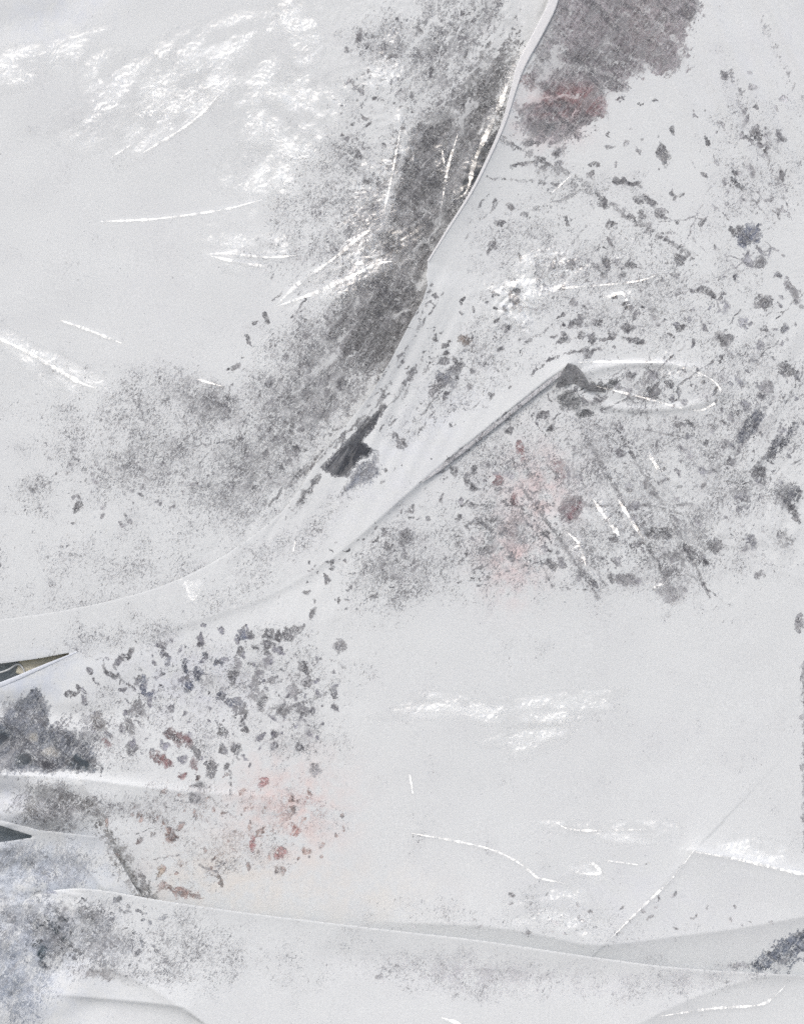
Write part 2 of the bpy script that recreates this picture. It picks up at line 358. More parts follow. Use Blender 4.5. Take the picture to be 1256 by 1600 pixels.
# front sheet: the dappled field on the left
for x_, y_, a_, b_, g_, c_ in [(379, 991, 6, 6, 0, BLUE), (420, 990, 7, 7, 0, GREY), (435, 995, 8, 8, 0, GREY), (459, 983, 14, 7, 0, GREY), (450, 995, 6, 6, 0, GREY), (489, 959, 10, 5, 100, GREY), (533, 1008, 11, 10, 0, PALE),
        (420, 1008, 5, 5, 0, GREY), (416, 1018, 4, 4, 0, GREY), (401, 1013, 4, 4, 0, GREY), (375, 1018, 4, 4, 0, GREY), (345, 1037, 6, 4, 60, BLUE), (289, 1042, 12, 5, 80, BLUE), (310, 1052, 14, 6, 70, BLUE), (294, 1073, 10, 7, 90, BLUE),
        (322, 1022, 6, 4, 60, BLUE), (263, 1034, 10, 3, 100, BLUE), (223, 1067, 15, 6, 70, BLUE), (234, 1088, 6, 5, 0, BLUE), (217, 1107, 16, 7, 75, GREY), (202, 1132, 18, 7, 80, GREY), (155, 1130, 16, 11, 60, (.20, .195, .195)),
        (207, 1169, 9, 7, 0, GREY), (165, 1161, 8, 5, 60, ROSE), (271, 1150, 16, 9, 40, (.22, .15, .15)), (248, 1184, 15, 9, 30, (.22, .14, .14)), (264, 1192, 9, 6, 60, ROSE), (292, 1158, 15, 7, 55, (.22, .15, .155)), (306, 1175, 9, 4, 60, GREY),
        (285, 1213, 5, 5, 0, ROSE), (365, 1057, 11, 7, 100, GREY), (400, 1073, 20, 9, 100, PALE), (347, 1088, 6, 5, 0, BLUE), (365, 1099, 15, 7, 0, BLUE), (408, 1096, 14, 8, 110, GREY), (440, 1110, 13, 8, 0, GREY), (473, 1110, 7, 7, 0, GREY),
        (384, 1115, 10, 4, 90, GREY), (462, 1076, 12, 9, 90, PALE), (481, 1066, 9, 8, 0, PALE), (476, 1042, 9, 7, 90, GREY), (369, 1037, 8, 7, 0, PALE), (424, 1063, 6, 6, 0, PALE), (346, 1143, 9, 6, 90, GREY), (370, 1174, 13, 8, 80, GREY),
        (347, 1172, 10, 4, 70, GREY), (383, 1143, 4, 4, 0, GREY), (330, 1200, 16, 8, 90, GREY), (305, 1197, 9, 4, 90, ROSE), (357, 1200, 8, 5, 60, GREY), (310, 1228, 12, 6, 0, PALE), (305, 1246, 12, 6, -20, PALE), (268, 1306, 10, 7, 90, (.30, .2, .17)),
        (462, 1296, 10, 7, 90, (.42, .25, .23)), (395, 1316, 14, 3, 95, (.36, .2, .2)), (410, 1221, 8, 6, 0, (.40, .24, .24)), (238, 1303, 5, 3, 0, BROWN), (345, 1376, 11, 4, 75, BROWN), (280, 1393, 36, 7, 15, (.38, .29, .27)), (440, 1333, 10, 6, 0, (.45, .28, .27)),
        (492, 1201, 10, 8, 0, PALE), (250, 1362, 6, 8, 0, (.42, .34, .27)), (110, 1085, 8, 5, 0, GREY), (123, 1075, 8, 3, 100, GREY), (200, 1025, 12, 3, 110, GREY), (170, 1050, 16, 3, 45, GREY), (430, 1150, 8, 3, -60, GREY), (256, 1010, 10, 6, 0, PALE)]:
    spot(x_, y_, a_, b_, g_, c_)
bare(300, 1080, 260, 110, -12, -0.6, (.17, .175, .20)); bare(430, 1040, 130, 110, 0, -0.42); fine(330, 1090, 280, 130, -10, -0.2); fine(470, 1130, 110, 110, 0, -0.12); fine(180, 1160, 90, 70, 0, -0.05)
bare(390, 1270, 190, 130, 0, -0.72, (.33, .24, .22)); fine(330, 1300, 240, 110, 0, -0.22, (.30, .26, .24)); bare(450, 1265, 110, 80, 0, -0.3, (.50, .32, .30)); line([(200, 1030), (150, 1030), (110, 1010)], 3, -0.2); bare(560, 1000, 30, 30, 0, -0.7, PALE)
line([(330, 1245), (350, 1270), (375, 1275)], 4, 0.0); line([(455, 1106), (500, 1090), (530, 1070)], 5, 0.3); line([(480, 1005), (540, 1045)], 4, 0.0)
# clear window in the film beside the pleat
bare(115, 1150, 95, 70, 20, 0.15, (.19, .195, .215)); bare(80, 1276, 120, 26, 8, 0.25, (.17, .17, .17)); bare(30, 1120, 60, 40, -30, 0.3, (.24, .235, .25))
line([(52, 1078), (70, 1115), (86, 1150), (91, 1195)], 3, 1.8, (.05, .06, .08))
WINDOW = [(-110, 1130), (0, 1128), (8, 1106), (30, 1092), (58, 1075), (72, 1098), (92, 1140), (118, 1142), (140, 1160), (160, 1195), (140, 1210), (90, 1207), (0, 1206), (-110, 1206)]
bare(125, 1190, 34, 18, 20, 2.1, TEAL); bare(75, 1194, 30, 14, 10, 1.8, (.09, .075, .085)); bare(40, 1186, 30, 20, -20, 2.0, (.06, .08, .09)); bare(0, 1152, 34, 28, 0, 2.0, (.05, .07, .085))
bare(50, 1262, 34, 26, 110, 0.3, (.19, .185, .165)); fine(85, 1262, 110, 60, 10, 0.4); line([(70, 1240), (140, 1260), (180, 1320), (215, 1385), (240, 1400)], 28, 0.35, (.17, .165, .16)); bare(225, 1378, 24, 12, 50, 0.6, (.14, .13, .13)); fine(200, 1260, 120, 40, 10, -0.1)
fine(120, 1330, 90, 60, 0, -0.6); fine(860, 1440, 360, 40, 5, -0.5); bare(1010, 1350, 14, 8, 0, -0.3)
# lower right: blue-grey scuffed corner
bare(1235, 1490, 66, 34, -40, 0.75, (.16, .18, .22)); line([(1186, 1508), (1215, 1488), (1256, 1462), (1300, 1440)], 20, 1.3, (.15, .17, .21)); bare(1150, 1508, 50, 14, -5, 0.3, (.42, .42, .44)); line([(1256, 1040), (1258, 1150), (1258, 1330)], 10, 0.7, PALE)
# flap: the blue-grey speckle paints in its shading
fine(40, 1352, 160, 60, 0, 0.3, (.27, .295, .335)); fine(100, 1372, 60, 30, 0, 0.2, (.25, .27, .33)); line([(-110, 1418), (0, 1402), (75, 1392), (100, 1396)], 6, 0.2, (.25, .27, .34)); fine(0, 1400, 110, 40, 0, 0.0, (.27, .295, .335))
# bottom sheet: bluish speckle at far left also paints in fold shading
fine(130, 1462, 150, 90, 8, 0.32, (.16, .17, .19)); fine(40, 1450, 90, 90, 0, 0.25, (.2, .22, .255)); fine(250, 1480, 190, 90, 10, -0.05); fine(0, 1530, 110, 110, 0, 0.5, (.22, .25, .30)); bare(140, 1430, 40, 24, 20, 0.9, (.19, .195, .20))
bare(90, 1420, 70, 26, 0, 0.1, (.2, .21, .24)); spot(88, 1456, 13, 4, 25, (.04, .055, .06)); spot(104, 1466, 10, 4, 20, (.05, .065, .07)); spot(66, 1487, 10, 10, 40, TEAL); spot(58, 1474, 10, 2, -40, (.04, .05, .055)); spot(98, 1436, 8, 5, 0, (.06, .07, .08))
for q in range(14): spot(58 + (q % 7) * 6, 1436 + (q // 7) * 8 + (q % 3) * 3, 2.2, 1.4, 70, (.05, .06, .07))
spot(70, 1508, 9, 6, 40, (.10, .11, .13)); bare(80, 1468, 64, 54, 0, 0.55, (.10, .12, .145)); bare(160, 1522, 70, 16, 8, 0.4, (.28, .27, .27)); line([(120, 1482), (170, 1481)], 4, 0.3); line([(180, 1515), (200, 1525)], 4, 0.3)
bare(760, 1522, 240, 30, 2, -0.25, (.46, .46, .48)); fine(760, 1522, 340, 50, 3, -0.1, (.46, .46, .48)); fine(1080, 1530, 140, 34, 0, -0.1, (.46, .46, .48)); bare(640, 1545, 16, 10, 0, 0.2, (.42, .42, .43)); bare(590, 1530, 14, 5, -40, 0.4, (.42, .42, .43)); fine(480, 1500, 200, 60, 0, -0.5)
# scattered flecks
rng = np.random.default_rng(5)
def flecks(n, cx, cy, rx, ry, a0, a1, ang, c):
    for _ in range(n):
        r, t = math.sqrt(rng.random()), rng.random() * 6.283
        a = a0 + (a1 - a0) * rng.random() ** 2.2
        k = 0.7 + 0.8 * rng.random()
        spot(cx + rx * r * math.cos(t), cy + ry * r * math.sin(t), a, a * (0.3 + 0.6 * rng.random()), ang + rng.normal() * 25, tuple(q * k for q in c))
flecks(55, 1010, 330, 230, 180, 1.5, 6, 45, PALE); flecks(90, 1150, 600, 110, 260, 2, 9, 60, (.24, .245, .27)); flecks(150, 960, 760, 260, 180, 1.5, 8, 40, (.26, .26, .28))
flecks(110, 720, 810, 160, 110, 1.2, 5, -30, GREY); flecks(170, 330, 1090, 210, 110, 1.5, 7, 70, (.19, .19, .22)); flecks(80, 350, 1300, 190, 90, 1.2, 6, 70, (.32, .25, .23)); flecks(60, 720, 560, 110, 110, 1.5, 6, -50, GREY)
flecks(60, 940, 480, 180, 70, 1.5, 7, -10, GREY); flecks(50, 560, 900, 90, 60, 1.5, 5, -30, GREY); flecks(30, 1180, 240, 70, 130, 2, 7, 62, (.4, .4, .42)); flecks(30, 900, 1430, 320, 40, 2, 6, 0, (.5, .5, .51))
flecks(70, 640, 160, 120, 150, 1.5, 8, 100, GREY); flecks(90, 480, 620, 130, 150, 1.5, 8, 125, GREY); flecks(60, 160, 1460, 110, 60, 1.2, 5, 40, (.2, .21, .23)); flecks(40, 160, 760, 150, 60, 1.5, 5, 20, PALE)
# straight scratches where the film was dragged
def scratches(n, cx, cy, rx, ry, ang, sd, c=GREY):
    for _ in range(n):
        x0, y0 = cx + rx * (2 * rng.random() - 1), cy + ry * (2 * rng.random() - 1)
        L, a = 20 + 80 * rng.random() ** 2, math.radians(ang + rng.normal() * sd)
        line([(x0, y0), (x0 + L * 0.5 * math.cos(a) + rng.normal() * 2, y0 + L * 0.5 * math.sin(a)), (x0 + L * math.cos(a), y0 + L * math.sin(a))], 2.6, 0.1 + 0.6 * rng.random(), c)
scratches(26, 500, 560, 120, 130, -55, 30); scratches(16, 320, 690, 130, 80, -30, 40); scratches(22, 680, 230, 70, 180, -65, 25); scratches(34, 970, 770, 190, 150, 48, 35); scratches(16, 1000, 640, 200, 120, -35, 30); scratches(14, 1120, 330, 120, 160, 55, 20, PALE); scratches(12, 980, 420, 200, 120, -30, 30, PALE)
scratches(14, 1180, 600, 70, 200, -55, 20); scratches(10, 330, 1090, 160, 90, 40, 30); scratches(8, 330, 1300, 120, 60, 20, 30, PALE); scratches(12, 610, 600, 60, 100, -52, 8)
# white paint dragged back over bared film
DRAGS = [([(815, 158), (850, 153), (905, 149)], 4, 1.6), ([(846, 20), (868, 85), (838, 140)], 15, 1.0), ([(905, -20), (882, 60), (850, 120)], 9, 1.0), ([(950, 85), (1000, 118), (1030, 122)], 8, 0.9), ([(930, 55), (1010, 105)], 4, 1.0),
         ([(985, -10), (1052, 66)], 3, 1.2), ([(870, 100), (940, 112), (985, 130)], 6, 1.0), ([(975, 20), (1060, 15)], 3, 0.9), ([(1040, 20), (1066, 100)], 5, 0.8), ([(810, 170), (850, 190), (905, 175)], 3, 0.9),
         ([(640, 195), (622, 270), (604, 330)], 5, 0.8), ([(722, 190), (702, 280), (688, 345), (640, 405)], 6, 0.8), ([(775, 60), (748, 120), (730, 180)], 5, 0.7), ([(690, 395), (660, 370), (640, 440)], 6, 0.8), ([(655, 450), (700, 380)], 8, 0.9), ([(560, 470), (520, 560), (470, 600)], 6, 0.9)]
def drags(n, cx, cy, rx, ry, ang, sd):
    for _ in range(n):
        x0, y0 = cx + rx * (2 * rng.random() - 1), cy + ry * (2 * rng.random() - 1)
        L, a = 20 + 90 * rng.random() ** 1.5, math.radians(ang + rng.normal() * sd)
        DRAGS.append(([(x0, y0), (x0 + L * math.cos(a), y0 + L * math.sin(a))], 1.0 + 2.6 * rng.random() ** 2, 0.3 + 0.8 * rng.random()))
drags(40, 690, 200, 90, 200, -62, 28); drags(30, 560, 520, 110, 130, -50, 35); drags(30, 960, 80, 110, 110, 30, 50); drags(5, 60, 1160, 70, 50, -60, 30); drags(14, 1220, 700, 40, 120, -55, 12); drags(10, 1225, 1485, 30, 30, -35, 12)
# tinted washes in the white coat; bluish ones at lower left paint fold shading
def wash(x, y, a, b, ang, k, c): WASH.append((x, y, a, b, ang, k, c))
wash(450, 1262, 110, 95, 0, 0.7, (.76, .63, .60)); wash(840, 760, 70, 80, 0, 0.55, (.76, .62, .61)); wash(800, 870, 60, 80, 0, 0.6, (.76, .62, .61)); wash(300, 1370, 240, 70, 0, 0.45, (.78, .73, .66)); wash(560, 1400, 180, 60, 0, 0.25, (.78, .74, .67))
wash(50, 1365, 190, 80, 0, 0.9, (.63, .68, .74)); wash(10, 1500, 170, 140, 0, 0.9, (.62, .665, .725)); wash(30, 1070, 130, 50, -15, 0.55, (.62, .67, .75)); wash(20, 1250, 90, 40, 0, 0.4, (.64, .67, .75)); wash(640, 700, 200, 60, -45, 0.3, (.68, .71, .77)); wash(90, 20, 140, 50, -20, 0.35, (.62, .66, .74))
wash(300, 1060, 120, 70, 0, 0.35, (.66, .68, .76)); wash(860, 180, 60, 50, 0, 0.6, (.7, .5, .5)); wash(1180, 80, 90, 160, 60, 0.2, (.7, .71, .75)); wash(800, 1530, 420, 40, 2, 0.3, (.68, .69, .71)); wash(1000, 1400, 260, 90, 0, 0.25, (.68, .70, .74))

def ell(x, y, f):
    u, v = rot(x - f[0], y - f[1], f[4])
    return (u / f[2]) ** 2 + (v / f[3]) ** 2

def wear(x, y, which):
    """pot: bare-film potential, fin: fine speckle potential, tint: colour of bared film, paint: colour of the coat"""
    n = x.size
    pot = np.full(n, -1.6); fin = np.full(n, -1.0); haz = np.full(n, -1.6)
    tint = np.tile(np.array(GREY), (n, 1)) * (1 + 0.18 * fbm(x, y, 90, 301, 3))[:, None]
    tw = np.full(n, 0.25)
    paint = np.tile(np.array((.712, .736, .738)), (n, 1)) * (1 + 0.018 * fbm(x, y, 200, 305, 3))[:, None]
    tint = tint * 1.0
    wx = x + 6 * fbm(x, y, 18, 311, 3); wy = y + 6 * fbm(x, y, 18, 312, 3)
    keep = ZONES[which]
    def add(arr, m, val, c):
        nonlocal tint, tw
        arr[m] = np.maximum(arr[m], val)
        w = np.clip(val + 1.4, 0, 3) ** 5
        tint[m] = (tint[m] * tw[m, None] + np.array(c) * w[:, None]) / (tw[m] + w)[:, None]
        tw[m] = tw[m] + w
    for lst, arr, floor in ((BARE, pot, -1.6), (FINE, fin, -1.0)):
        for f in lst:
            if not keep(f[0], f[1]): continue
            R_ = max(f[2], f[3]) * 1.05 + 12
            m = (np.abs(x - f[0]) < R_) & (np.abs(y - f[1]) < R_)
            if not m.any(): continue
            e = ell(wx[m], wy[m], f)
            val = np.where(e < 1.6, f[5] + (floor - f[5]) * e, floor)
            add(arr, m, val, f[6])
            if f[5] != 1.3: haz[m] = np.maximum(haz[m], val - (0.25 if lst is FINE else 0.0))
    for pts, w, v, c in LINES:
        if not keep(*pts[len(pts) // 2]): continue
        P = np.array(pts)
        m = (x > P[:, 0].min() - 3 * w) & (x < P[:, 0].max() + 3 * w) & (y > P[:, 1].min() - 3 * w) & (y < P[:, 1].max() + 3 * w)
        if not m.any(): continue
        d = poly_dist(x[m] + 3 * perlin(x[m] / 12, y[m] / 12, 331), y[m] + 3 * perlin(x[m] / 12, y[m] / 12, 332), pts)[0]
        add(pot, m, v + (-1.6 - v) * np.clip(d / (w * 1.3), 0, 1.2) ** 1.3, c)
    if which == 'front':
        for poly, sharp, lim, c in ((BALD, 14, 1.42, (.27, .25, .265)), (WINDOW, 9, 1.3, (.165, .18, .21)), (SLIT, 3, 1.7, (.07, .075, .09)), (FACET, 9, 1.1, (.19, .205, .24))):
            P = np.array(poly)
            m = (x > P[:, 0].min() - 60) & (x < P[:, 0].max() + 60) & (y > P[:, 1].min() - 60) & (y < P[:, 1].max() + 60)
            xx, yy = x[m] + 6 * fbm(x[m], y[m], 30, 341, 3), y[m] + 6 * fbm(x[m], y[m], 30, 342, 3)
            d = poly_dist(xx, yy, poly, True)[0]
            sd = np.where(inside(xx, yy, poly), d, -d)
            add(pot, m, np.clip(0.1 + sd / sharp, -1.6, lim), c)
            haz[m] = np.maximum(haz[m], np.clip(sd / sharp - 0.2, -1.6, lim))
        for cx, cy, rx, ry, c, k in ((890, 160, 64, 30, (.235, .145, .15), 1.0), (820, 140, 22, 22, (.25, .13, .135), .8), (1000, 40, 50, 60, (.21, .18, .185), .5), (940, 90, 60, 34, (.12, .115, .125), .7), (850, 60, 26, 70, (.36, .36, .37), .8), (860, 205, 50, 22, (.21, .21, .22), .8)):
            g = k * np.exp(-(((wx - cx) / rx) ** 2 + ((wy - cy) / ry) ** 2) ** 2) * sstep(-0.8, -0.1, fbm(x, y, 26, int(cx), 4, 0.65))
            tint = tint * (1 - g[:, None]) + np.array(c) * g[:, None]
        # pale lumps seen through the clear window
        for cx, cy, rx, ry in ((53, 1154, 7, 8), (78, 1176, 14, 8)):
            g = 0.75 * np.exp(-(((wx - cx) / rx) ** 2 + ((wy - cy) / ry) ** 2) ** 2)
            tint = tint * (1 - g[:, None]) + np.array((.45, .43, .38)) * g[:, None]
    if which == 'front':
        d, sd_, _, _, _ = poly_dist(x, y, R)
        k = np.where(sd_ < 0, np.clip(1.15 - d / (26 + 26 * sstep(860, 640, x)), 0, 1), 0) * sstep(905, 875, x) * sstep(360, 640, x)
        pot -= 1.5 * k; fin -= 1.1 * k; haz -= 1.2 * k
    for pts, w, k in DRAGS:
        P = np.array(pts)
        m = (x > P[:, 0].min() - 3 * w) & (x < P[:, 0].max() + 3 * w) & (y > P[:, 1].min() - 3 * w) & (y < P[:, 1].max() + 3 * w)
        if not m.any(): continue
        d = poly_dist(wx[m], wy[m], pts)[0]
        pot[m] -= k * np.exp(-(d / w) ** 2); fin[m] -= 0.7 * k * np.exp(-(d / w) ** 2)
    for f in WASH:
        if not keep(f[0], f[1]): continue
        k = f[5] * np.exp(-ell(wx, wy, f) * 1.6) * np.clip(0.7 + 1.1 * fbm(x, y, 34, 351, 5, 0.7), 0, 1.5)
        paint = paint * (1 - k[:, None]) + np.array(f[6]) * k[:, None]
    return pot, fin, tint, paint, haz

def _side(x, y):
    a = np.array([x], float); b = np.array([y], float)
    return a, b
def z_front(x, y): return inside(*_side(x, y), FRONT)[0] or y > 1030
ZONES = {
    'rear': lambda x, y: not inside(*_side(x, y), FRONT)[0] and y < 1000 or (480 < x < 600 and 640 < y < 780),
    'front': lambda x, y: z_front(x, y) and not inside(*_side(x, y), BOTTOM)[0],
    'flap': lambda x, y: y > 1300 and x < 230,
    'bottom': lambda x, y: inside(*_side(x, y), BOTTOM)[0] or (y > 1380 and x < 160),
}

# ------------------------------------------------------------------ materials
class NT:
    def __init__(s, name):
        s.m = bpy.data.materials.new(name); s.m.use_nodes = True
        s.t = s.m.node_tree; s.t.nodes.clear()
        s.out = s.n('ShaderNodeOutputMaterial')
    def n(s, kind, **kw):
        nd = s.t.nodes.new(kind)
        for k, v in kw.items(): setattr(nd, k, v)
        return nd
    def put(s, sock, v):
        if isinstance(v, bpy.types.NodeSocket): s.t.links.new(v, sock)
        elif v is not None: sock.default_value = v
    def math(s, op, a, b=None, clamp=False):
        nd = s.n('ShaderNodeMath', operation=op); nd.use_clamp = clamp
        s.put(nd.inputs[0], a); s.put(nd.inputs[1], b)
        return nd.outputs[0]
    def noise(s, vec, scale, detail=3, rough=0.55, dist=0):
        nd = s.n('ShaderNodeTexNoise'); s.put(nd.inputs['Vector'], vec)
        nd.inputs['Scale'].default_value = scale; nd.inputs['Detail'].default_value = detail
        nd.inputs['Roughness'].default_value = rough; nd.inputs['Distortion'].default_value = dist
        return nd.outputs['Fac']
    def ramp(s, v, a, b, lo=0.0, hi=1.0):
        nd = s.n('ShaderNodeMapRange', interpolation_type='SMOOTHSTEP'); s.put(nd.inputs[0], v)
        for i, q in enumerate((a, b, lo, hi)): s.put(nd.inputs[i + 1], q)
        return nd.outputs[0]
    def mix(s, f, a, b, blend='MIX'):
        nd = s.n('ShaderNodeMix', data_type='RGBA', blend_type=blend); s.put(nd.inputs[0], f)
        for k, q in ((6, a), (7, b)):
            if isinstance(q, tuple): q = (*q, 1.0)
            s.put(nd.inputs[k], q)
        return nd.outputs[2]
    def attr(s, name, col=False):
        nd = s.n('ShaderNodeAttribute', attribute_name=name)
        return nd.outputs['Color' if col else 'Fac']

def sheet_material(name, seed):
    t = NT(name)
    co = t.n('ShaderNodeTexCoord').outputs['Object']
    mp = t.n('ShaderNodeMapping'); t.put(mp.inputs[0], co); mp.inputs['Location'].default_value = (seed * 3.1, seed * 1.7, seed * 2.3)
    mp.inputs['Scale'].default_value = (1, 0.25, 1)
    v = mp.outputs[0]
    pot, fin = t.attr('pot'), t.attr('fin')
    # streaky coordinates: scuffs run down and to the side like the drag of the film
    def drag(ang, across, along):
        a = t.n('ShaderNodeMapping'); t.put(a.inputs[0], v); a.inputs['Rotation'].default_value = (0, math.radians(ang), 0)
        b = t.n('ShaderNodeMapping'); t.put(b.inputs[0], a.outputs[0]); b.inputs['Scale'].default_value = (across, 1, along)
        return b.outputs[0]
    vs_ = drag(-32, 1.35, 0.8)
    vd = drag(-36, 2.6, 0.5); vc = drag(50, 2.8, 0.45)
    flake = t.noise(vs_, 75, 6, 0.72, 0.5)
    flake2 = t.noise(v, 210, 5, 0.62, 0.6)
    grit = t.noise(vs_, 230, 6, 0.74, 1.0)
    patch = t.noise(v, 18, 4, 0.6)
    f = t.math('ADD', pot, t.math('MULTIPLY', t.math('SUBTRACT', flake, 0.5), 5.0))
    f = t.math('ADD', f, t.math('MULTIPLY', t.math('SUBTRACT', flake2, 0.5), 3.2))
    m1 = t.ramp(f, -0.07, 0.12)
    g = t.math('ADD', fin, t.math('MULTIPLY', t.math('SUBTRACT', grit, 0.5), 6.5))
    g = t.math('ADD', g, t.math('MULTIPLY', t.math('SUBTRACT', patch, 0.5), 2.0))
    m2 = t.ramp(g, -0.08, 0.22, 0.0, 0.95)
    fil = t.math('ABSOLUTE', t.math('SUBTRACT', t.noise(v, 95, 5, 0.66, 1.8), 0.5))
    fil = t.ramp(fil, 0.0, 0.016, 0.95, 0.0)
    fil = t.math('MULTIPLY', fil, t.ramp(t.math('ADD', fin, t.math('MULTIPLY', t.math('SUBTRACT', patch, 0.5), 4.0)), -0.75, 0.25))
    mask = t.math('MAXIMUM', t.math('MAXIMUM', m1, m2), fil)
    opac = t.ramp(t.noise(v, 42, 3, 0.6), 0.36, 0.60, 0.55, 1.0)
    mask = t.math('MULTIPLY', mask, t.math('MAXIMUM', opac, t.ramp(pot, 0.05, 0.75)))
    # white scratches and rub marks left on the bared film
    wv = t.noise(v, 120, 6, 0.72, 1.6)
    s1 = t.noise(vd, 90, 6, 0.78, 1.0); s2 = t.noise(vc, 90, 6, 0.78, 1.0)
    rub = t.math('MULTIPLY', t.ramp(wv, 0.575, 0.61, 1.0, 0.15), t.math('MULTIPLY', t.ramp(s1, 0.58, 0.61, 1.0, 0.2), t.ramp(s2, 0.60, 0.63, 1.0, 0.25)))
    mask = t.math('MULTIPLY', mask, rub)
    def thread(vec, sc, wd, lo):
        q = t.math('ABSOLUTE', t.math('SUBTRACT', t.noise(vec, sc, 5, 0.62, 1.4), 0.5))
        return t.ramp(q, 0.0, wd, lo, 1.0)
    # fine creases in the film catch white paint
    mask = t.math('MULTIPLY', mask, t.math('MULTIPLY', thread(vd, 30, 0.012, 0.15), t.math('MULTIPLY', thread(vc, 26, 0.010, 0.2), thread(v, 75, 0.016, 0.3))))
    seen = t.ramp(pot, 1.15, 1.8)
    mask = t.math('MAXIMUM', mask, seen)
    grain = t.noise(co, 480, 3, 0.6)
    veil = t.noise(v, 9, 5, 0.6)
    paint = t.mix(1.0, t.attr('paint', True), t.mix(t.ramp(grain, 0.25, 0.75), (.90, .90, .90), (1.06, 1.06, 1.06)), 'MULTIPLY')
    paint = t.mix(t.ramp(veil, 0.42, 0.72, 0, 0.22), paint, (.62, .63, .65))
    tone = t.math('ADD', t.math('MULTIPLY', grit, 1.3), t.math('MULTIPLY', flake, 1.1))
    tone = t.ramp(tone, 0.98, 1.42)
    tone = t.math('ADD', t.math('MULTIPLY', tone, t.math('SUBTRACT', 1.0, t.math('MULTIPLY', seen, 0.7))), t.math('MULTIPLY', seen, 0.3))
    film = t.mix(1.0, t.attr('tint', True), t.mix(tone, (.5, .5, .5), (1.65, 1.65, 1.65)), 'MULTIPLY')
    film = t.mix(t.ramp(t.noise(vd, 20, 6, 0.66, 0.9), 0.52, 0.56, 0, 0.55), film, (.33, .33, .34))
    film = t.mix(t.ramp(t.noise(vc, 16, 6, 0.68, 0.5), 0.53, 0.57, 0, 0.55), film, (.075, .075, .085))
    ghost = t.math('MULTIPLY', t.ramp(t.noise(v, 34, 6, 0.74, 0.6), 0.50, 0.62, 0, 0.42), t.ramp(t.math('ADD', fin, t.math('MULTIPLY', pot, 0.4)), -1.2, -0.1))
    paint = t.mix(ghost, paint, (.46, .46, .475))
    # thin coat: what is under the film greys it softly wherever the coat is worn
    thin = t.math('ADD', t.attr('haz'), t.math('MULTIPLY', t.math('SUBTRACT', t.noise(vs_, 22, 5, 0.66, 0.6), 0.5), 2.6))
    smoke = t.ramp(thin, -0.6, 1.2, 0.0, 0.42)
    soft = t.mix(0.15, t.attr('tint', True), (.33, .33, .34))
    smoke = t.math('MULTIPLY', smoke, t.math('MULTIPLY', thread(vd, 30, 0.012, 0.35), thread(v, 75, 0.016, 0.5)))
    paint = t.mix(smoke, paint, soft)
    col = t.mix(mask, paint, film)
    bmp = t.n('ShaderNodeBump'); bmp.inputs['Strength'].default_value = 0.55; bmp.inputs['Distance'].default_value = 0.0011
    hgt = t.math('ADD', t.math('MULTIPLY', mask, -0.30), t.math('MULTIPLY', flake2, 0.35))
    hgt = t.math('ADD', hgt, t.math('MULTIPLY', grain, 0.18))
    t.put(bmp.inputs['Height'], hgt)
    p = t.n('ShaderNodeBsdfPrincipled')
    t.put(p.inputs['Base Color'], col)
    t.put(p.inputs['Roughness'], t.math('SUBTRACT', t.ramp(mask, 0, 1, 0.60, 0.36), t.math('MULTIPLY', t.attr('gloss'), 0.36)))
    t.put(p.inputs['Specular IOR Level'], t.math('ADD', 0.30, t.math('MULTIPLY', t.attr('gloss'), 0.6)))
    t.put(p.inputs['Normal'], bmp.outputs[0])
    # bared film lets some of what lies behind show through
    tr = t.n('ShaderNodeBsdfTransparent')
    mx = t.n('ShaderNodeMixShader')
    t.put(mx.inputs[0], t.math('MULTIPLY', mask, t.math('ADD', 0.13, t.math('MULTIPLY', seen, 0.3)))); t.put(mx.inputs[1], p.outputs[0]); t.put(mx.inputs[2], tr.outputs[0])
    t.put(t.out.inputs[0], mx.outputs[0])
    return t.m

def clear_material(name, fac, rough):
    t = NT(name)
    co = t.n('ShaderNodeTexCoord').outputs['Object']
    bmp = t.n('ShaderNodeBump'); bmp.inputs['Strength'].default_value = 0.3; bmp.inputs['Distance'].default_value = 0.002
    t.put(bmp.inputs['Height'], t.noise(co, 70, 3, 0.5, 1.0))
    gl = t.n('ShaderNodeBsdfGlossy'); gl.inputs['Roughness'].default_value = rough; t.put(gl.inputs['Normal'], bmp.outputs[0])
    tr = t.n('ShaderNodeBsdfTransparent')
    sheen = t.n('ShaderNodeCombineColor')
    for q in range(3): t.put(sheen.inputs[q], t.math('MULTIPLY', t.attr('gloss'), fac * (1.0, 0.985, 0.95)[q]))
    t.put(gl.inputs['Color'], sheen.outputs[0])
    ad = t.n('ShaderNodeAddShader'); t.put(ad.inputs[0], tr.outputs[0]); t.put(ad.inputs[1], gl.outputs[0])
    tr.inputs['Color'].default_value = (.985, .985, .985, 1)
    t.put(t.out.inputs[0], ad.outputs[0])
    return t.m

def plain_material(name, c0, c1, scale, rough=0.7, stretch=(1, 1, 1)):
    t = NT(name)
    co = t.n('ShaderNodeTexCoord').outputs['Object']
    mp = t.n('ShaderNodeMapping'); t.put(mp.inputs[0], co); mp.inputs['Scale'].default_value = stretch
    f = t.noise(mp.outputs[0], scale, 6, 0.65, 0.5)
    bmp = t.n('ShaderNodeBump'); bmp.inputs['Strength'].default_value = 0.5; bmp.inputs['Distance'].default_value = 0.002
    t.put(bmp.inputs['Height'], f)
    p = t.n('ShaderNodeBsdfPrincipled')
    t.put(p.inputs['Base Color'], t.mix(t.ramp(f, 0.35, 0.68), c0, c1)); p.inputs['Roughness'].default_value = rough
    t.put(p.inputs['Normal'], bmp.outputs[0]); t.put(t.out.inputs[0], p.outputs[0])
    return t.m

